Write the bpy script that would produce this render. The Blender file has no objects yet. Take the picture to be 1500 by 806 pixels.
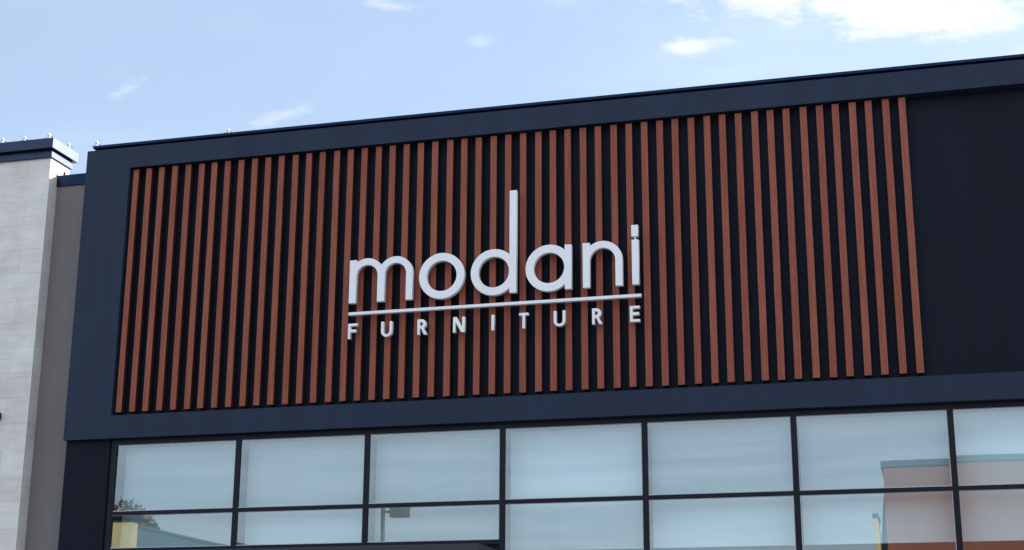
import bpy, bmesh, math, random
from mathutils import Vector, Matrix
random.seed(7)
scn = bpy.context.scene
COL = scn.collection
EYE = 1.6                                    # photographer's eye height; measured heights below are relative to it

# ------------------------------------------------------------------ helpers
def tag(o, label=None, cat=None, group=None, kind=None):
    if label: o['label'] = label
    if cat: o['category'] = cat
    if group: o['group'] = group
    if kind: o['kind'] = kind
    return o

def empty(name, loc, label, cat, group=None):
    o = bpy.data.objects.new(name, None); COL.objects.link(o)
    o.location = loc; o.empty_display_size = .3
    return tag(o, label, cat, group)

class MB:
    """collects shapes (world coordinates) into one mesh"""
    def __init__(s): s.bm = bmesh.new()
    def box(s, x0, x1, y0, y1, z0, z1, bev=0, mat=0):
        vs = [s.bm.verts.new((x, y, z)) for x in (x0, x1) for y in (y0, y1) for z in (z0, z1)]
        fs = []
        for q in ((0,1,3,2),(4,6,7,5),(0,4,5,1),(2,3,7,6),(0,2,6,4),(1,5,7,3)):
            f = s.bm.faces.new([vs[i] for i in q]); f.material_index = mat; fs.append(f)
        if bev:
            es = list({e for f in fs for e in f.edges})
            r = bmesh.ops.bevel(s.bm, geom=es, offset=bev, segments=2, affect='EDGES', profile=.5)
            for f in r['faces']: f.material_index = mat
        return s
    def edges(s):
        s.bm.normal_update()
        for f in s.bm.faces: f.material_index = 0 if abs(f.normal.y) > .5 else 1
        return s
    def prism(s, pts, axis, a, b, mat=0):
        """polygon pts (2D) extruded along axis from a to b"""
        def P(u, v, w):
            return {'x': (w, u, v), 'y': (u, w, v), 'z': (u, v, w)}[axis]
        A = [s.bm.verts.new(P(u, v, a)) for u, v in pts]; B = [s.bm.verts.new(P(u, v, b)) for u, v in pts]
        n = len(pts)
        fs = [s.bm.faces.new(A), s.bm.faces.new(B[::-1])]
        for i in range(n): fs.append(s.bm.faces.new((A[i], B[i], B[(i+1) % n], A[(i+1) % n])))
        for f in fs: f.material_index = mat
        return s
    def tube(s, p, q, r0, r1, n=10, mat=0):
        p, q = Vector(p), Vector(q); d = (q-p).normalized()
        u = d.orthogonal().normalized(); v = d.cross(u)
        ring = lambda c, r: [s.bm.verts.new(c + r*(math.cos(2*math.pi*i/n)*u + math.sin(2*math.pi*i/n)*v)) for i in range(n)]
        A, B = ring(p, r0), ring(q, r1)
        fs = [s.bm.faces.new(A[::-1]), s.bm.faces.new(B)]
        for i in range(n):
            f = s.bm.faces.new((A[i], A[(i+1) % n], B[(i+1) % n], B[i])); f.smooth = True; fs.append(f)
        for f in fs: f.material_index = mat
        return s
    def ball(s, c, rx, ry, rz, mat=0):
        r = bmesh.ops.create_uvsphere(s.bm, u_segments=14, v_segments=9, radius=1)
        for v in r['verts']: v.co = Vector((c[0]+v.co.x*rx, c[1]+v.co.y*ry, c[2]+v.co.z*rz))
        for f in {f for v in r['verts'] for f in v.link_faces}: f.smooth = True; f.material_index = mat
        return s
    def build(s, name, mats, parent=None, origin=None):
        bmesh.ops.recalc_face_normals(s.bm, faces=s.bm.faces[:])
        me = bpy.data.meshes.new(name); s.bm.to_mesh(me); s.bm.free()
        for m in (mats if isinstance(mats, (list, tuple)) else [mats]): me.materials.append(m)
        o = bpy.data.objects.new(name, me); COL.objects.link(o)
        return place(o, parent, origin)

def wloc(o):
    v = Vector(o.location)
    while o.parent: o = o.parent; v += Vector(o.location)
    return v

def place(o, parent=None, origin=None):
    """mesh is in world coordinates: move its origin to a sensible point and parent it"""
    base = Vector(origin) if origin else (wloc(parent) if parent else Vector((0, 0, 0)))
    o.data.transform(Matrix.Translation(-base))
    if parent:
        o.parent = parent; o.location = base - wloc(parent)
    else: o.location = base
    return o

# ------------------------------------------------------------------ materials
class NT:
    def __init__(s, name):
        s.m = bpy.data.materials.new(name); s.m.use_nodes = True
        s.t = s.m.node_tree; s.t.nodes.clear()
        s.out = s.t.nodes.new('ShaderNodeOutputMaterial')
        s.b = s.t.nodes.new('ShaderNodeBsdfPrincipled')
        s.t.links.new(s.b.outputs[0], s.out.inputs['Surface'])
    def n(s, typ, **kw):
        nd = s.t.nodes.new(typ)
        for k, v in kw.items():
            if hasattr(nd, k): setattr(nd, k, v)
        return nd
    def l(s, a, b): s.t.links.new(a, b)
    def pos(s, scale=(1, 1, 1), loc=(0, 0, 0)):
        g = s.n('ShaderNodeNewGeometry'); mp = s.n('ShaderNodeMapping')
        mp.inputs['Scale'].default_value = scale; mp.inputs['Location'].default_value = loc
        s.l(g.outputs['Position'], mp.inputs['Vector']); return mp.outputs[0]
    def noise(s, vec, scale, detail=4, rough=.55):
        nd = s.n('ShaderNodeTexNoise'); nd.inputs['Scale'].default_value = scale
        nd.inputs['Detail'].default_value = detail; nd.inputs['Roughness'].default_value = rough
        s.l(vec, nd.inputs['Vector']); return nd.outputs['Fac']
    def ramp(s, fac, stops):
        r = s.n('ShaderNodeValToRGB'); el = r.color_ramp.elements
        while len(el) > 1: el.remove(el[-1])
        el[0].position, el[0].color = stops[0][0], (*stops[0][1], 1)
        for p, c in stops[1:]:
            e = el.new(p); e.color = (*c, 1)
        s.l(fac, r.inputs[0]); return r.outputs[0]
    def mix(s, fac, a, b, mode='MIX'):
        m = s.n('ShaderNodeMix'); m.data_type = 'RGBA'; m.blend_type = mode
        for sock, v in ((m.inputs[0], fac), (m.inputs[6], a), (m.inputs[7], b)):
            if hasattr(v, 'is_linked'): s.l(v, sock)
            elif isinstance(v, (int, float)): sock.default_value = v
            else: sock.default_value = (*v, 1)
        return m.outputs[2]
    def bump(s, h, dist, strength=1):
        b = s.n('ShaderNodeBump'); b.inputs['Distance'].default_value = dist; b.inputs['Strength'].default_value = strength
        s.l(h, b.inputs['Height']); s.l(b.outputs[0], s.b.inputs['Normal'])
    def color(s, c):
        if hasattr(c, 'is_linked'): s.l(c, s.b.inputs['Base Color'])
        else: s.b.inputs['Base Color'].default_value = (*c, 1)
    def set(s, rough=.6, metal=0, spec=.5):
        s.b.inputs['Roughness'].default_value = rough; s.b.inputs['Metallic'].default_value = metal
        s.b.inputs['Specular IOR Level'].default_value = spec; return s

def mul(c, k): return tuple(x*k for x in c)

def paint(name, c, rough=.6, var=.12, spec=.5, grain=True, metal=0):
    t = NT(name).set(rough, metal, spec)
    a = t.noise(t.pos((1, 1, .35)), 1.6, 5); b = t.noise(t.pos((9, 9, .5)), 1.0, 3)
    base = t.ramp(a, [(.3, mul(c, 1-var)), (.7, mul(c, 1+var))])
    t.color(t.mix(.35, base, t.ramp(b, [(.35, mul(c, 1-var)), (.65, mul(c, 1+var))])))
    if grain: t.bump(t.noise(t.pos(), 160, 2), .0025, .5)
    return t.m

M = {}
M['navy'] = paint('navy_stucco', (.0104, .0205, .047), .60, .20, .30)
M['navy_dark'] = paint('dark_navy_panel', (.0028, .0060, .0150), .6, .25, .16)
M['satin'] = paint('satin_blue_metal', (.040, .050, .078), .38, .10, .5, False, 1.0)
M['coping'] = paint('dark_blue_metal', (.015, .027, .060), .42, .10, .5, False, 1.0)
M['frame'] = paint('black_aluminium', (.0055, .006, .014), .45, .15, .22, False)
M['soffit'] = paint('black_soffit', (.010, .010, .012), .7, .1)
M['grey'] = paint('grey_stucco', (.205, .186, .180), .85, .07, .3)
M['blind'] = paint('white_blind', (.69, .75, .765), .8, .03, .2, False)
M['room'] = paint('dark_room', (.05, .045, .045), .9, .1, .2)
M['white_trim'] = paint('white_trim', (.75, .76, .76), .4, .04, .4, False)
M['bead'] = paint('pale_seal', (.50, .54, .56), .5, .08, .4, False)
M['canopy'] = paint('canopy_metal', (.020, .022, .032), .5, .1, .5, False)
M['roof'] = paint('roof_gravel', (.3, .29, .27), .9, .2)
M['cream'] = paint('cream_stucco', (.62, .53, .27), .85, .06, .3)
M['teal'] = paint('blue_green_panel', (.065, .115, .155), .7, .1, .3)
M['brick_red'] = paint('red_brown_stucco', (.27, .105, .08), .85, .1, .3)
M['rear'] = paint('rear_block', (.28, .26, .24), .9, .1)
M['bronze'] = paint('bronze_pole', (.09, .08, .06), .45, .1, .5, False)
M['concrete'] = paint('concrete', (.32, .31, .29), .85, .12)
M['line'] = paint('white_line', (.7, .7, .68), .7, .15)
M['bulb'] = paint('white_bulb', (.85, .83, .78), .25, .03, .5, False)
M['wire'] = paint('black_wire', (.03, .03, .035), .5, .1, .4, False)

def m_letter():
    t = NT('white_acrylic').set(.38, 0, .4)
    a = t.noise(t.pos((1, 1, .4)), 3, 4)
    t.color(t.ramp(a, [(.3, (.86, .865, .87)), (.7, (.90, .90, .90))]))
    t.bump(t.noise(t.pos(), 12, 2), .002, .15)
    return t.m
M['letter'] = m_letter()

def m_slat():
    t = NT('red_brown_wood').set(.58, 0, .22)
    oi = t.n('ShaderNodeObjectInfo')
    off = t.n('ShaderNodeVectorMath', operation='SCALE'); off.inputs[0].default_value = (13, 7, 29)
    t.l(oi.outputs['Random'], off.inputs[3])
    add = t.n('ShaderNodeVectorMath', operation='ADD')
    t.l(t.pos((30, 30, .45)), add.inputs[0]); t.l(off.outputs[0], add.inputs[1])
    g = t.noise(add.outputs[0], 3.2, 6, .6)
    col = t.ramp(g, [(.28, (.180, .049, .029)), (.5, (.275, .079, .046)), (.72, (.370, .117, .066))])
    tint = t.ramp(oi.outputs['Random'], [(0, (.92, .88, .88)), (.5, (1, 1, 1)), (1, (1.05, 1.07, 1.04))])
    col = t.mix(1.0, col, tint, 'MULTIPLY')
    low = t.noise(t.pos((.5, .5, .3)), 1.5, 3)
    col = t.mix(1.0, col, t.ramp(low, [(.3, (.93, .93, .93)), (.7, (1.05, 1.05, 1.05))]), 'MULTIPLY')
    t.color(col); t.bump(g, .0015, .4)
    return t.m
M['slat'] = m_slat()
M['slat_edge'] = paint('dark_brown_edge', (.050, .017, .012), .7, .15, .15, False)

def m_stone():
    t = NT('travertine_tiles').set(.7, 0, .3)
    g = t.n('ShaderNodeNewGeometry'); sp = t.n('ShaderNodeSeparateXYZ'); t.l(g.outputs['Position'], sp.inputs[0])
    u = t.n('ShaderNodeMath', operation='ADD'); t.l(sp.outputs[0], u.inputs[0]); t.l(sp.outputs[1], u.inputs[1])
    cx = t.n('ShaderNodeCombineXYZ'); t.l(u.outputs[0], cx.inputs[0]); t.l(sp.outputs[2], cx.inputs[1])
    mp = t.n('ShaderNodeMapping'); t.l(cx.outputs[0], mp.inputs[0])
    mp.inputs['Location'].default_value = (2.13+9.06, -(10.257-.4528*22), 0)
    br = t.n('ShaderNodeTexBrick'); t.l(mp.outputs[0], br.inputs['Vector'])
    br.offset = .5; br.offset_frequency = 2
    for k, v in (('Scale', 1), ('Mortar Size', .0035), ('Mortar Smooth', .3), ('Bias', 0), ('Brick Width', .906), ('Row Height', .4528)):
        br.inputs[k].default_value = v
    br.inputs['Color1'].default_value = (.70, .665, .61, 1); br.inputs['Color2'].default_value = (.78, .745, .685, 1)
    br.inputs['Mortar'].default_value = (.57, .55, .515, 1)
    m2 = t.n('ShaderNodeMapping'); t.l(cx.outputs[0], m2.inputs[0]); m2.inputs['Scale'].default_value = (1, 9, 1)
    v = t.noise(m2.outputs[0], 1.5, 8, .65)
    c = t.mix(1.0, br.outputs['Color'], t.ramp(v, [(.3, (.89, .885, .88)), (.5, (1, 1, 1)), (.7, (1.06, 1.055, 1.04))]), 'MULTIPLY')
    b = t.noise(t.pos(), 2.3, 5)
    c = t.mix(1.0, c, t.ramp(b, [(.3, (.88, .87, .85)), (.7, (1.06, 1.06, 1.07))]), 'MULTIPLY')
    t.color(c)
    h = t.n('ShaderNodeMath', operation='MULTIPLY_ADD'); t.l(br.outputs['Fac'], h.inputs[0]); h.inputs[1].default_value = -1.0; t.l(v, h.inputs[2])
    t.bump(h.outputs[0], .004, .6)
    return t.m
M['stone'] = m_stone()

def m_glass():
    t = NT('coated_glass'); t.t.nodes.remove(t.b)
    gl = t.n('ShaderNodeBsdfGlossy'); gl.inputs['Roughness'].default_value = .004; gl.inputs['Color'].default_value = (.90, .98, 1.0, 1)
    tr = t.n('ShaderNodeBsdfTransparent'); tr.inputs['Color'].default_value = (.86, .975, .975, 1)
    fr = t.n('ShaderNodeFresnel'); fr.inputs['IOR'].default_value = 1.5
    ma = t.n('ShaderNodeMath', operation='MULTIPLY_ADD'); t.l(fr.outputs[0], ma.inputs[0]); ma.inputs[1].default_value = .75; ma.inputs[2].default_value = .175
    mx = t.n('ShaderNodeMixShader'); t.l(ma.outputs[0], mx.inputs[0]); t.l(tr.outputs[0], mx.inputs[1]); t.l(gl.outputs[0], mx.inputs[2])
    t.l(mx.outputs[0], t.out.inputs['Surface'])
    bp = t.n('ShaderNodeBump'); bp.inputs['Distance'].default_value = .010; bp.inputs['Strength'].default_value = .045
    t.l(t.noise(t.pos(), .9, 1), bp.inputs['Height']); t.l(bp.outputs[0], gl.inputs['Normal'])
    return t.m
M['glass'] = m_glass()

def m_ground(name, c, sc):
    t = NT(name).set(.88, 0, .3)
    a = t.noise(t.pos(), .25, 6); b = t.noise(t.pos(), sc, 3)
    col = t.ramp(a, [(.3, mul(c, .8)), (.7, mul(c, 1.25))])
    col = t.mix(.4, col, t.ramp(b, [(.3, mul(c, .6)), (.7, mul(c, 1.5))]))
    t.color(col); t.bump(b, .006, .6); return t.m
M['asphalt'] = m_ground('pale_tarmac', (.13, .128, .122), 90)
M['leaf'] = NT('autumn_leaf').set(.7, 0, .2).m
def leaf():
    t = NT('autumn_leaf_mix').set(.7, 0, .2)
    t.color(t.ramp(t.noise(t.pos(), 1.3, 3), [(.3, (.08, .085, .02)), (.5, (.22, .16, .04)), (.7, (.36, .23, .06))])); return t.m
M['leaf'] = leaf()
M['bark'] = paint('bark', (.11, .08, .06), .9, .3)

# ------------------------------------------------------------------ setting: ground
MB().box(-900, 900, -900, 900, -.5, 0).build('ground', M['asphalt'])['kind'] = 'structure'
MB().box(-60, 60, -3.6, -.0, .001, .14, .02).build('pavement', M['concrete'])['kind'] = 'structure'
p = MB()
for i in range(-16, 17): p.box(i*2.75-.05, i*2.75+.05, -16.5, -11.5, .004, .008)
tag(p.build('parking_lines', M['line']), kind='structure')

# ------------------------------------------------------------------ the dark shop building
XL, XR = -.92, 19.0
B = empty('retail_building', (8, 0, 0), 'dark navy shop building with red brown slatted front above a row of windows', 'building')
Z = lambda z: z + EYE
YF = -.06                                     # face of the big frame
IL, IB, IT = -.045, Z(4.630), Z(9.085)        # opening of the frame
IR = XR - .88
f = MB()
FB, FT = Z(4.235), Z(9.472)
f.box(XL, XR, YF, .9, IT, FT)                              # upper band
f.box(XL, IL, YF, .9, IB, IT)                              # left band
f.box(IR, XR, YF, .9, IB, IT)
f.prism([(YF, FB), (YF, IB-.014), (YF+.014, IB), (.9, IB), (.9, FB)], 'x', IL, IR)      # lower band, chamfered sill
f.box(XL, IL, YF, .9, FB, IB); f.box(IR, XR, YF, .9, FB, IB)
f.prism([(YF+.012, FT-.002), (.05, FT+.035), (.86, FT+.035), (.886, FT-.002)], 'x', XL+.012, XR-.012)   # sloped top
f.build('fascia_frame', M['navy'], B)
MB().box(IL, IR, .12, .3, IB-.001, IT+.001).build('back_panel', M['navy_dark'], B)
c = MB()
c.box(XL+.085, XR-.085, -.034, .90, Z(9.526), Z(9.578), .005)
c.box(XL+.10, XR-.10, .03, .87, FT+.030, Z(9.5262))
x = XL + 3.0
while x < XR: c.box(x-.004, x+.004, -.0365, -.0335, Z(9.53), Z(9.575)); x += 3.05
c.build('coping', M['coping'], B)
w = MB()                                                   # body behind
w.box(XL+.05, XL+.3, .9, 24, 0, Z(7.2)); w.box(XR-.3, XR-.05, .9, 24, 0, Z(7.2)); w.box(XL+.3, XR-.3, 23.7, 24, 0, Z(7.2))
w.box(XL+.3, XR-.3, .9, 23.7, Z(6.6), Z(6.9), mat=1)
w.box(XL+.3, XR-.3, .6, 23.7, .002, .14, mat=2)
w.box(XL+.3, XR-.3, 6, 6.2, .14, Z(4.2), mat=2)
w.box(XL+.3, XR-.3, .5, 6, Z(4.20), Z(4.3), mat=2)
w.build('wall', [M['rear'], M['roof'], M['room']], B)
# slats
P = .254
ST, SB, SW = Z(9.062), Z(4.689), .109
def slat(k):
    x = k*P + random.uniform(-.007, .007)
    zt = ST + random.uniform(-.004, .004)
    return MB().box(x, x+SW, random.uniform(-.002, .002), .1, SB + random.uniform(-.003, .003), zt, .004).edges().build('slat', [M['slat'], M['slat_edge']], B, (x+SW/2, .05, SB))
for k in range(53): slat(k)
# panel left of the windows
MB().box(XL, -.085, .05, .35, .14, FB).build('side_panel', M['navy_dark'], B)

# storefront
YM, YG = .08, .108
X0, PITCH, MW = 0.0, 2.2728, .088
ZT, R1a, R1b, R2a, R2b = Z(4.142), Z(3.018), Z(2.952), Z(2.405), Z(2.33)
NB = 8
s = MB()
xs = [X0 + i*PITCH for i in range(NB+1)]
xe = xs[-1]
s.box(-.085, .035, YM, .43, .14, FB-.002, .004)                                        # left stile
for i in range(1, NB+1): s.box(xs[i]-MW/2, xs[i]+MW/2, YM, .43, .14, ZT+.001, .004)
s.box(.035, XR-.9, YM, .43, ZT, FB-.002)                                               # head
s.box(.036, xe, YM+.003, .20, R1b, R1a, .004)                                          # upper rail
s.box(.036, xs[3], YM+.003, .34, R2b, R2a, .004)                                       # rail above canopy
for za, zb in ((Z(.62), Z(.70)), (.14, .26)): s.box(.036, xe, YM+.003, .34, za, zb, .004)
FR = s.build('storefront_frame', M['frame'], B)
def bead(g, x0, x1, z0, z1):
    w_, a, b = .011, YG-.014, YG-.003
    g.box(x1-w_, x1, a, b, z0+w_, z1, mat=1); g.box(x0, x1, a, b, z0, z0+w_, mat=1)
    g.box(x0, x1-w_, a, b, z1-.006, z1, mat=1)
for i in range(NB):
    x0 = (.035 if i == 0 else xs[i]+MW/2) + .001; x1 = xs[i+1]-MW/2-.001
    low = R2a if i < 3 else Z(.70)
    for z0, z1 in ((R1a+.001, ZT-.001), (low+.001, R1b-.001)):
        g = MB(); d = random.uniform(-.003, .003)
        g.bm.faces.new([g.bm.verts.new(v) for v in ((x0, YG, z0), (x1, YG, z0), (x1, YG+d*.3, z1), (x0, YG+d*.3, z1))])
        bead(g, x0, x1, z0, z1)
        g.build('glass_pane', [M['glass'], M['bead']], FR, ((x0+x1)/2, YG, z0))
    if i >= 3:
        g = MB(); g.bm.faces.new([g.bm.verts.new(v) for v in ((x0, YG, .261), (x1, YG, .261), (x1, YG, Z(.62)-.001), (x0, YG, Z(.62)-.001))])
        g.build('glass_pane', [M['glass'], M['bead']], FR, ((x0+x1)/2, YG, .261))
    bl = MB(); bl.box(x0+.004, x1-.004, .405, .411, Z(2.272), ZT-.002); bl.box(x0+.004, x1-.004, .398, .418, Z(2.25), Z(2.272))
    bl.build('blind', M['blind'], FR, ((x0+x1)/2, .408, ZT))
# entrance canopy
c = MB(); c.box(-.05, 6.775, -1.0, YM-.002, Z(1.86), Z(2.243), .01)
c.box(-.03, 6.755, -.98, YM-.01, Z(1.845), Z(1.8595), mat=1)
c.build('canopy', [M['canopy'], M['soffit']], B)
dr = MB(); dr.box(.036, xs[3], YM+.05, .12, .14, Z(.62)); dr.box(.036, xs[3], YM+.05, .12, Z(.70), R2b)
dr.build('entrance_panel', M['navy_dark'], B)

# ------------------------------------------------------------------ the sign
SG = empty('storefront_sign', (6.7, -.15, Z(5.69)), 'large white raised shop name lettering over a thin white bar and small capitals', 'sign')
LY0, LY1 = -.16, -.07
def arc(cx, cz, r, a0, a1, n=40, rz=None):
    rz = rz or r
    return [(cx+r*math.cos(math.radians(a0+(a1-a0)*i/n)), cz+rz*math.sin(math.radians(a0+(a1-a0)*i/n))) for i in range(n+1)]
def extrude(name, loops, y0, y1, label=None, bev=.004, pins=()):
    cu = bpy.data.curves.new('outline', 'CURVE'); cu.dimensions = '2D'; cu.fill_mode = 'BOTH'
    cu.extrude = (y1-y0)/2 - bev; cu.bevel_depth = bev; cu.bevel_resolution = 1; cu.offset = -bev
    for lp in loops:
        sp = cu.splines.new('POLY'); sp.points.add(len(lp)-1); sp.use_cyclic_u = True
        for pt, (a, b) in zip(sp.points, lp): pt.co = (a, b, 0, 1)
    ob = bpy.data.objects.new('outline', cu); COL.objects.link(ob)
    dg = bpy.context.evaluated_depsgraph_get(); dg.update()
    me = bpy.data.meshes.new_from_object(ob.evaluated_get(dg))
    bpy.data.objects.remove(ob); bpy.data.curves.remove(cu)
    me.transform(Matrix.Translation((0, (y0+y1)/2, EYE)) @ Matrix.Rotation(math.radians(90), 4, 'X'))
    bm = bmesh.new(); bm.from_mesh(me)
    bmesh.ops.remove_doubles(bm, verts=bm.verts[:], dist=.0004)
    mb = MB(); mb.bm.free(); mb.bm = bm
    for px, pz in pins: mb.tube((px, y1-.002, Z(pz)), (px, .0, Z(pz)), .008, .008, 6)
    xs_ = [v.co.x for v in bm.verts]; zs_ = [v.co.z for v in bm.verts]
    o = mb.build(name, M['letter'], SG, ((min(xs_)+max(xs_))/2, (y0+y1)/2, min(zs_)))
    if label: o['label'] = label
    return o
b0, xh = 6.292, 7.028
# m
c1, c2, cz, Ro, Ri = 4.545, 5.042, 6.745, .300, .1845
a1 = math.degrees(math.acos((4.356-c1)/Ro)); mid = (c1+c2)/2; a2 = math.degrees(math.acos((mid-c1)/Ro))
mpts = [(4.237, b0), (4.237, xh), (4.356, xh)] + arc(c1, cz, Ro, a1, a2) + arc(c2, cz, Ro, 180-a2, 0)[1:] + \
       [(c2+Ro, b0), (c2+Ri, b0)] + arc(c2, cz, Ri, 0, 180) + [(c2-Ri, b0), (c1+Ri, b0)] + arc(c1, cz, Ri, 0, 180) + [(c1-Ri, b0)]
extrude('letter', [mpts], LY0, LY1, 'white lower case letter m', pins=((4.29, 6.5), (5.28, 6.5)))
# o
extrude('letter', [arc(5.84, 6.655, .387, 0, 360, 72)[:-1], arc(5.84, 6.653, .255, 360, 0, 64)[:-1]], LY0, LY1, 'white lower case letter o', pins=((5.52, 6.65), (6.16, 6.65)))
# d
def bowl(cx, cz, R, r, sx0, sx1, top, lab, pins):
    a = math.degrees(math.acos((sx0-cx)/R))
    extrude('letter', [arc(cx, cz, R, a, 360-a, 64) + [(sx0, b0), (sx1, b0), (sx1, top), (sx0, top)], arc(cx, cz, r, 360, 0, 64)[:-1]], LY0, LY1, lab, pins=pins)
bowl(6.722, 6.655, .386, .256, 6.985, 7.103, 8.02, 'white lower case letter d with a tall stem', ((6.40, 6.65), (7.04, 7.6)))
bowl(7.640, 6.661, .386, .252, 7.900, 8.010, xh, 'white lower case letter a', ((7.32, 6.65), (7.95, 6.6)))
# n
cn, Rn, rn, zn = 8.515, .322, .206, 6.722
an = math.degrees(math.acos((8.309-cn)/Rn))
extrude('letter', [[(8.194, b0), (8.194, xh), (8.309, xh)] + arc(cn, zn, Rn, an, 0) + [(cn+Rn, b0), (cn+rn, b0)] + arc(cn, zn, rn, 0, 180) + [(cn-rn, b0)]], LY0, LY1, 'white lower case letter n', pins=((8.25, 6.5), (8.78, 6.5)))
# i with dot
rect = lambda x0, x1, z0, z1: [(x0, z0), (x1, z0), (x1, z1), (x0, z1)]
li = extrude('letter', [rect(8.988, 9.098, b0, xh)], LY0, LY1, 'white lower case letter i', pins=((9.04, 6.6),))
lp = MB().box(9.03, 9.055, -.13, -.10, Z(xh-.01), Z(7.09)).build('dot_link', M['letter'], li)
d = extrude('letter_dot', [rect(8.985, 9.093, 7.080, 7.270)], LY0, LY1, pins=((9.04, 7.17),))
dl = wloc(d); d.parent = li; d.location = dl - wloc(li)
extrude('underline_bar', [rect(4.240, 9.122, 6.089, 6.138)], LY0, LY1, 'thin white horizontal bar', pins=((4.6, 6.112), (6.7, 6.112), (8.9, 6.112)))
# small capitals
H, S, z0 = .256, .042, 5.692
off = lambda pts, x: [(x+a, z0+b) for a, b in pts]
def cap(ch, x, w):
    if ch == 'F': L = [[(0,0),(0,H),(w,H),(w,H-S),(S,H-S),(S,.155),(w-.02,.155),(w-.02,.107),(S,.107),(S,0)]]
    if ch == 'E': L = [[(0,0),(0,H),(w,H),(w,H-S),(S,H-S),(S,.155),(w-.012,.155),(w-.012,.107),(S,.107),(S,S),(w,S),(w,0)]]
    if ch == 'T': L = [[(w/2-S/2,0),(w/2-S/2,H-S),(0,H-S),(0,H),(w,H),(w,H-S),(w/2+S/2,H-S),(w/2+S/2,0)]]
    if ch == 'I': L = [[(0,0),(0,H),(S,H),(S,0)]]
    if ch == 'N': L = [[(0,0),(0,H),(.058,H),(w-S,.085),(w-S,H),(w,H),(w,0),(w-.058,0),(S,H-.085),(S,0)]]
    if ch == 'U':
        R = w/2; L = [[(0,H)] + arc(R, R, R, 180, 360, 24) + [(w,H),(w-S,H)] + arc(R, R, R-S, 360, 180, 24) + [(S,H)]]
    if ch == 'R':
        R = .078; r = .031; bx = w-.012-R
        L = [[(0,0),(0,H),(bx,H)] + arc(bx, H-R, R, 90, -62, 20) + [(w+.012,0),(w-.048,0),(.066,.100),(S,.100),(S,0)],
             [(S,H-.047)] + arc(bx-.006, H-R, r, 90, -90, 14) + [(S,H-R-r)]]
    extrude('letter', [off(l, x) for l in L], LY0+.01, LY1, 'small white capital letter ' + ch, .003, pins=((x + (w/2 if ch in 'TU' else .025), z0 + (.03 if ch == 'U' else .13)),))
for ch, x, w in (('F',4.238,.158),('U',4.815,.188),('R',5.440,.158),('N',6.045,.196),('I',6.690,.05),('T',7.148,.150),('U',7.713,.188),('R',8.336,.158),('E',8.940,.155)):
    cap(ch, x, w)

# ------------------------------------------------------------------ link wall and stone neighbour
LW = empty('link_wall', (-1.3, .4, 0), 'narrow grey stucco wall between the stone block and the navy shop', 'wall')
MB().box(-1.712, XL+.08, .30, .55, 0, Z(9.0)).build('wall', M['grey'], LW)
c = MB(); c.box(-1.711, XL-.002, .272, .6, Z(8.985), Z(9.195), .004); c.build('coping', M['coping'], LW)

SX, SY = -1.714, .03
SB_ = empty('stone_building', (-4, .3, 0), 'pale tiled stone building with dark blue coping at the left edge', 'building')
w = MB(); w.box(-9, SX, SY, .66, 0, Z(9.46)); w.box(-9, SX-.2, .66, 24, 0, Z(7.0))
w.build('wall', M['stone'], SB_)
MB().box(SX-.004, SX+.010, SY-.012, SY+.003, 0, Z(9.02)).build('corner_trim', M['white_trim'], SB_)
c = MB()
c.box(-9.1, SX+.035, SY-.045, .70, Z(9.455), Z(9.575), .004)
c.box(-9.1, SX+.10, SY-.14, .76, Z(9.6), Z(9.79), .004)
c.box(-9.1, SX+.02, SY-.03, .68, Z(9.5745), Z(9.6005))
x = -2.0
while x > -8: c.box(x-.003, x+.003, SY-.1425, SY-.139, Z(9.605), Z(9.785)); c.box(x-.003, x+.003, SY-.0475, SY-.044, Z(9.46), Z(9.57)); x -= 1.5
c.build('coping', M['satin'], SB_)
lt = empty('wall_light', (-2.33, 0, Z(4.70)), 'small dark wall light on the pale stone wall at the left edge', 'wall light')
MB().box(-2.45, -2.225, -.12, SY-.012, Z(4.66), Z(4.78), .006).build('housing', M['frame'], lt)
MB().box(-2.40, -2.27, SY-.013, SY-.001, Z(4.62), Z(4.82)).build('back_plate', M['frame'], lt)

# little bulbs of a light string on the copings
def bulb(x, y, z, label, s=1.0, dark=False):
    s *= 1.3
    o = empty('string_bulb', (x, y, z), label, 'light bulb', 'small bulbs clipped along the rooftop copings')
    MB().box(x-.012*s, x+.012*s, y-.012*s, y+.012*s, z-.002, z+.030*s, .003).build('clip', M['wire'] if dark else M['bulb'], o)
    m = MB(); m.ball((x, y-.006, z+.052*s), .020*s, .020*s, .026*s); m.build('bulb', M['wire'] if dark else M['bulb'], o)  # dark ones: shadow put into the colour of clip and bulb
    m = MB(); pts = [(x-.07*s, y, z+.004), (x-.04*s, y, z+.026*s), (x, y, z+.020*s), (x+.04*s, y, z+.026*s), (x+.07*s, y, z+.004)]
    for a, b in zip(pts, pts[1:]): m.tube(a, b, .0035, .0035, 6)
    m.build('wire', M['wire'], o)
bulb(-.80, .02, Z(9.578), 'small white bulb at the left end of the navy shop coping', 1.15)
bulb(1.79, .02, Z(9.578), 'lone small white bulb partway along the navy shop coping', 1.0)
bulb(-2.70, -.06, Z(9.79), 'leftmost small white bulb on the stone building coping', 1.15)
bulb(-2.24, -.06, Z(9.79), 'middle small white bulb on the front of the stone building coping', 1.0)
bulb(-1.74, -.06, Z(9.79), 'small white bulb on the front corner of the stone building coping', 1.15)
bulb(-1.66, .48, Z(9.79), 'small white bulb on the sunlit side of the stone building coping', 1.1)
bulb(-1.02, .36, Z(9.195), 'small shade-darkened clip bulb on grey wall coping next to the navy shop', .9, True)
bulb(-1.62, .36, Z(9.195), 'small shade-darkened clip bulb on grey wall coping next to the stone block', .9, True)

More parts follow.
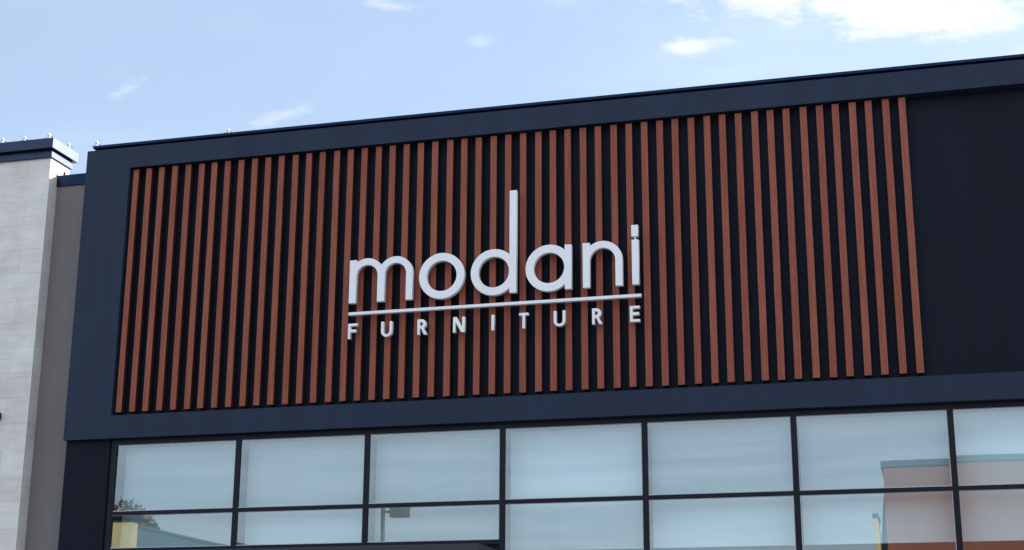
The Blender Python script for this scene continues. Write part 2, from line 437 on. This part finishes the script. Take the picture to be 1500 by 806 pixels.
# ------------------------------------------------------------------ across the car park (seen mirrored in the windows)
o = empty('brown_building', (26, -52, 0), 'red brown building with blue cap mirrored in the right hand windows', 'building')
MB().box(11.35, 48, -66, -45, 0, 11.55).build('wall', M['brick_red'], o)
MB().box(11.25, 48.1, -66.1, -44.9, 11.55, 11.80).build('coping', M['teal'], o)
MB().prism([(11.349, 10.5), (11.08, 8.2), (10.95, 0), (11.349, 0)], 'y', -49, -45.3).build('buttress', M['teal'], o)
for i in range(6): MB().box(14+i*5.5, 17.5+i*5.5, -45.06, -44.98, .5, 3.4).build('window', M['frame'], o)
o = empty('cream_tower', (11, -44.5, 0), 'slim cream pier with blue cap mirrored beside the brown building', 'pier')
MB().box(10.88, 11.05, -46, -43.5, 0, 9.15).build('shaft', M['cream'], o)
MB().box(10.84, 11.10, -46.1, -43.4, 9.15, 9.30).build('cap', M['teal'], o)
o = empty('cream_building', (-23.6, -60, 0), 'cream fronted building with long blue side mirrored in the leftmost windows', 'building')
MB().box(-25.5, -22.1, -40.6, -40, 0, 9.6).build('front_wall', M['cream'], o)
MB().box(-25.6, -21.95, -40.75, -39.85, 9.6, 9.86).build('coping', M['frame'], o)
MB().box(-25.4, -22.05, -120, -40.61, 0, 9.3).build('side_wall', M['teal'], o)
MB().box(-25.5, -21.98, -120.1, -40.77, 9.3, 9.42).build('parapet', M['teal'], o)
# lamp post
LP = empty('car_park_lamp', (-6.95, -32, 0), 'tall car park lamp post with box head mirrored in the third window', 'street lamp')
MB().tube((-6.95, -32, .75), (-6.95, -32, 8.66), .10, .08, 14).build('pole', M['bronze'], LP)
MB().tube((-6.95, -32, 0), (-6.95, -32, .75), .3, .3, 20).build('base', M['concrete'], LP)
MB().box(-6.9, -6.6, -32.03, -31.97, 8.42, 8.50).build('arm', M['bronze'], LP)
MB().box(-6.62, -5.92, -32.2, -31.8, 8.24, 8.64, .02).build('lamp_head', M['bronze'], LP)

def tree(x, y, h, cr, label, n):
    t = empty('tree', (x, y, 0), label, 'tree', 'autumn trees across the car park')
    m = MB(); m.tube((x, y, 0), (x, y, h*.5), .26, .17)
    cs = []
    for i in range(9):
        a = i*2.4 + random.random(); r = cr*random.uniform(.3, .75); zz = h*random.uniform(.5, .86)
        e = (x+r*math.cos(a), y+r*math.sin(a), zz); m.tube((x, y, h*random.uniform(.3, .5)), e, .09, .03, 6); cs.append((e, cr*random.uniform(.35, .55)))
    m.build('trunk', M['bark'], t)
    b = bmesh.new()
    for i in range(n):
        (cx, cy, cz), rr = random.choice(cs)
        d = Vector((random.gauss(0, 1), random.gauss(0, 1), random.gauss(0, .8))).normalized()*rr*random.random()**.4
        c0 = Vector((cx, cy, cz))+d; u = Vector((random.gauss(0, 1), random.gauss(0, 1), random.gauss(0, 1))).normalized(); v = u.orthogonal().normalized(); k = random.uniform(.09, .19)
        b.faces.new([b.verts.new(c0+k*s_*u+k*.6*q_*v) for s_, q_ in ((-1, 0), (0, -1), (1, 0), (0, 1))])
    mb = MB(); mb.bm.free(); mb.bm = b; mb.build('crown', M['leaf'], t)
tree(-28.8, -50, 13.5, 2.9, 'bushy autumn tree above the cream building, mirrored in the leftmost window', 5000)
tree(-26.6, -49, 11.8, 2.0, 'smaller autumn tree behind the long blue wall, mirrored in the leftmost window', 4000)

# ------------------------------------------------------------------ camera
f_px, yaw, pitch, roll, cx, D = 2227.649, .26853831, .27273291, .00454276, 13.27591, 22.854116
fw = Vector((-math.sin(yaw)*math.cos(pitch), math.cos(yaw)*math.cos(pitch), math.sin(pitch)))
rt = Vector((math.cos(yaw), math.sin(yaw), 0)); up = rt.cross(fw)
r2 = math.cos(roll)*rt + math.sin(roll)*up; u2 = -math.sin(roll)*rt + math.cos(roll)*up
cam = bpy.data.cameras.new('camera'); co = bpy.data.objects.new('camera', cam); COL.objects.link(co)
cam.sensor_fit = 'HORIZONTAL'; cam.sensor_width = 36; cam.lens = 36*f_px/1500
cam.clip_start = .1; cam.clip_end = 4000
mw = Matrix((r2, u2, -fw)).transposed().to_4x4(); mw.translation = Vector((cx, -D, EYE)); co.matrix_world = mw
scn.camera = co

# ------------------------------------------------------------------ light
sd = Vector((1.10, 1.0, .64)).normalized()
el = math.asin(sd.z); az = math.atan2(sd.x, sd.y)           # azimuth from +Y towards +X
sun = bpy.data.lights.new('sun', 'SUN'); so = bpy.data.objects.new('sun', sun); COL.objects.link(so)
sun.energy = 5.0; sun.angle = math.radians(.53); sun.color = (1, .93, .82)
so.rotation_euler = (-sd).to_track_quat('-Z', 'Y').to_euler(); so.location = (30, 20, 30)

W = bpy.data.worlds.new('World'); scn.world = W; W.use_nodes = True
nt = W.node_tree; nt.nodes.clear(); N = nt.nodes; L = nt.links.new
out = N.new('ShaderNodeOutputWorld'); bg = N.new('ShaderNodeBackground'); L(bg.outputs[0], out.inputs[0])
bg.inputs['Strength'].default_value = .15
sky = N.new('ShaderNodeTexSky'); sky.sky_type = 'NISHITA'; sky.sun_disc = False
sky.sun_elevation = el; sky.sun_rotation = az; sky.air_density = 1.0; sky.dust_density = 1.5; sky.ozone_density = 2.0; sky.altitude = 50
tc = N.new('ShaderNodeTexCoord'); sx = N.new('ShaderNodeSeparateXYZ'); L(tc.outputs['Generated'], sx.inputs[0])
def math_(op, a, b=None, c=None):
    n = N.new('ShaderNodeMath'); n.operation = op
    for i, v in enumerate((a, b, c)):
        if v is None: continue
        if hasattr(v, 'is_linked'): L(v, n.inputs[i])
        else: n.inputs[i].default_value = v
    return n.outputs[0]
zc = math_('MAXIMUM', sx.outputs[2], .03)
u = math_('DIVIDE', sx.outputs[0], zc); v = math_('DIVIDE', sx.outputs[1], zc)
uv = N.new('ShaderNodeCombineXYZ'); L(u, uv.inputs[0]); L(v, uv.inputs[1])
def wnoise(scale, detail, rough, stretch=(1, 1, 1)):
    mp = N.new('ShaderNodeMapping'); mp.inputs['Scale'].default_value = stretch; L(uv.outputs[0], mp.inputs[0])
    n = N.new('ShaderNodeTexNoise'); n.inputs['Scale'].default_value = scale; n.inputs['Detail'].default_value = detail; n.inputs['Roughness'].default_value = rough
    L(mp.outputs[0], n.inputs['Vector']); return n.outputs['Fac']
fine = wnoise(20, 10, .68); broad = wnoise(7, 8, .6)
def maprange(x, a, b, c=0, d=1):
    n = N.new('ShaderNodeMapRange'); n.interpolation_type = 'SMOOTHSTEP'; n.clamp = True
    L(x, n.inputs[0])
    for i, k in enumerate((a, b, c, d)): n.inputs[i+1].default_value = k
    return n.outputs[0]
def blob(cu, cv, ru, rv, ang, gain, soft=.9, ragged=1.0):
    du = math_('SUBTRACT', u, cu); dv = math_('SUBTRACT', v, cv)
    ca, sa = math.cos(ang), math.sin(ang)
    a = math_('ADD', math_('MULTIPLY', du, ca/ru), math_('MULTIPLY', dv, sa/ru))
    b = math_('ADD', math_('MULTIPLY', du, -sa/rv), math_('MULTIPLY', dv, ca/rv))
    r = math_('SQRT', math_('ADD', math_('MULTIPLY', a, a), math_('MULTIPLY', b, b)))
    e = math_('SUBTRACT', 1.0, r)
    e = math_('ADD', e, math_('MULTIPLY', math_('SUBTRACT', fine, .5), 2.6*ragged))
    e = math_('ADD', e, math_('MULTIPLY', math_('SUBTRACT', broad, .5), 3.2*ragged))
    return maprange(e, 0, soft, 0, gain)
bl = [blob(-.02, 2.12, .25, .13, .35, 1.0, .9, .7), blob(.09, 2.20, .15, .12, .6, 1.0, .9, .7), blob(-.17, 2.08, .22, .08, .15, .9, 1.0, .7),
      blob(.0, 2.16, .20, .12, .4, 1.0, .8, .6),
      blob(-.32, 2.225, .072, .045, .1, .85, 1.4),
      blob(-.73, 1.96, .05, .026, .5, .6, 1.7), blob(-.64, 2.113, .045, .04, 0, .40, 1.8), blob(-1.29, 2.16, .085, .024, -.6, .60, 1.8),
      blob(-1.07, 2.335, .12, .028, -.5, .50, 1.8), blob(-.463, 2.02, .07, .035, .3, .45, 1.8), blob(.19, 2.37, .03, .04, 0, .6, 1.6)]
m = bl[0]
for b in bl[1:]: m = math_('MAXIMUM', m, b)
def mixcol(fac, a, col):
    n = N.new('ShaderNodeMix'); n.data_type = 'RGBA'
    if hasattr(fac, 'is_linked'): L(fac, n.inputs[0])
    else: n.inputs[0].default_value = fac
    L(a, n.inputs[6]); n.inputs[7].default_value = (*col, 1); return n.outputs[2]
hazy = mixcol(.62, sky.outputs[0], (2.02, 2.44, 3.0))                               # thin high haze over the whole sky
veil = maprange(wnoise(.55, 7, .6, (1, 1.4, 1)), .42, .78, 0, .22)
fill_bank = maprange(math_('MULTIPLY', sx.outputs[1], -1.0), -.1, .5, 0, 1)             # cloud added behind the camera to brighten the shop front, streaks mirror in glass
mixn = math_('ADD', math_('MULTIPLY', wnoise(.33, 8, .62, (1, 1.8, 1)), .6), math_('MULTIPLY', wnoise(1.1, 8, .6, (.7, 1.9, 1)), .4))
fill_cloud = math_('MULTIPLY', fill_bank, maprange(mixn, .34, .66, .24, .78))
c1 = mixcol(math_('MAXIMUM', veil, fill_cloud), hazy, (5.3, 5.8, 6.5))
L(mixcol(m, c1, (3.75, 3.8, 3.85)), bg.inputs[0])

scn.view_settings.view_transform = 'Standard'; scn.view_settings.look = 'None'
scn.view_settings.exposure = .93; scn.view_settings.gamma = 1
scn.view_settings.use_white_balance = True
scn.view_settings.white_balance_temperature = 6300
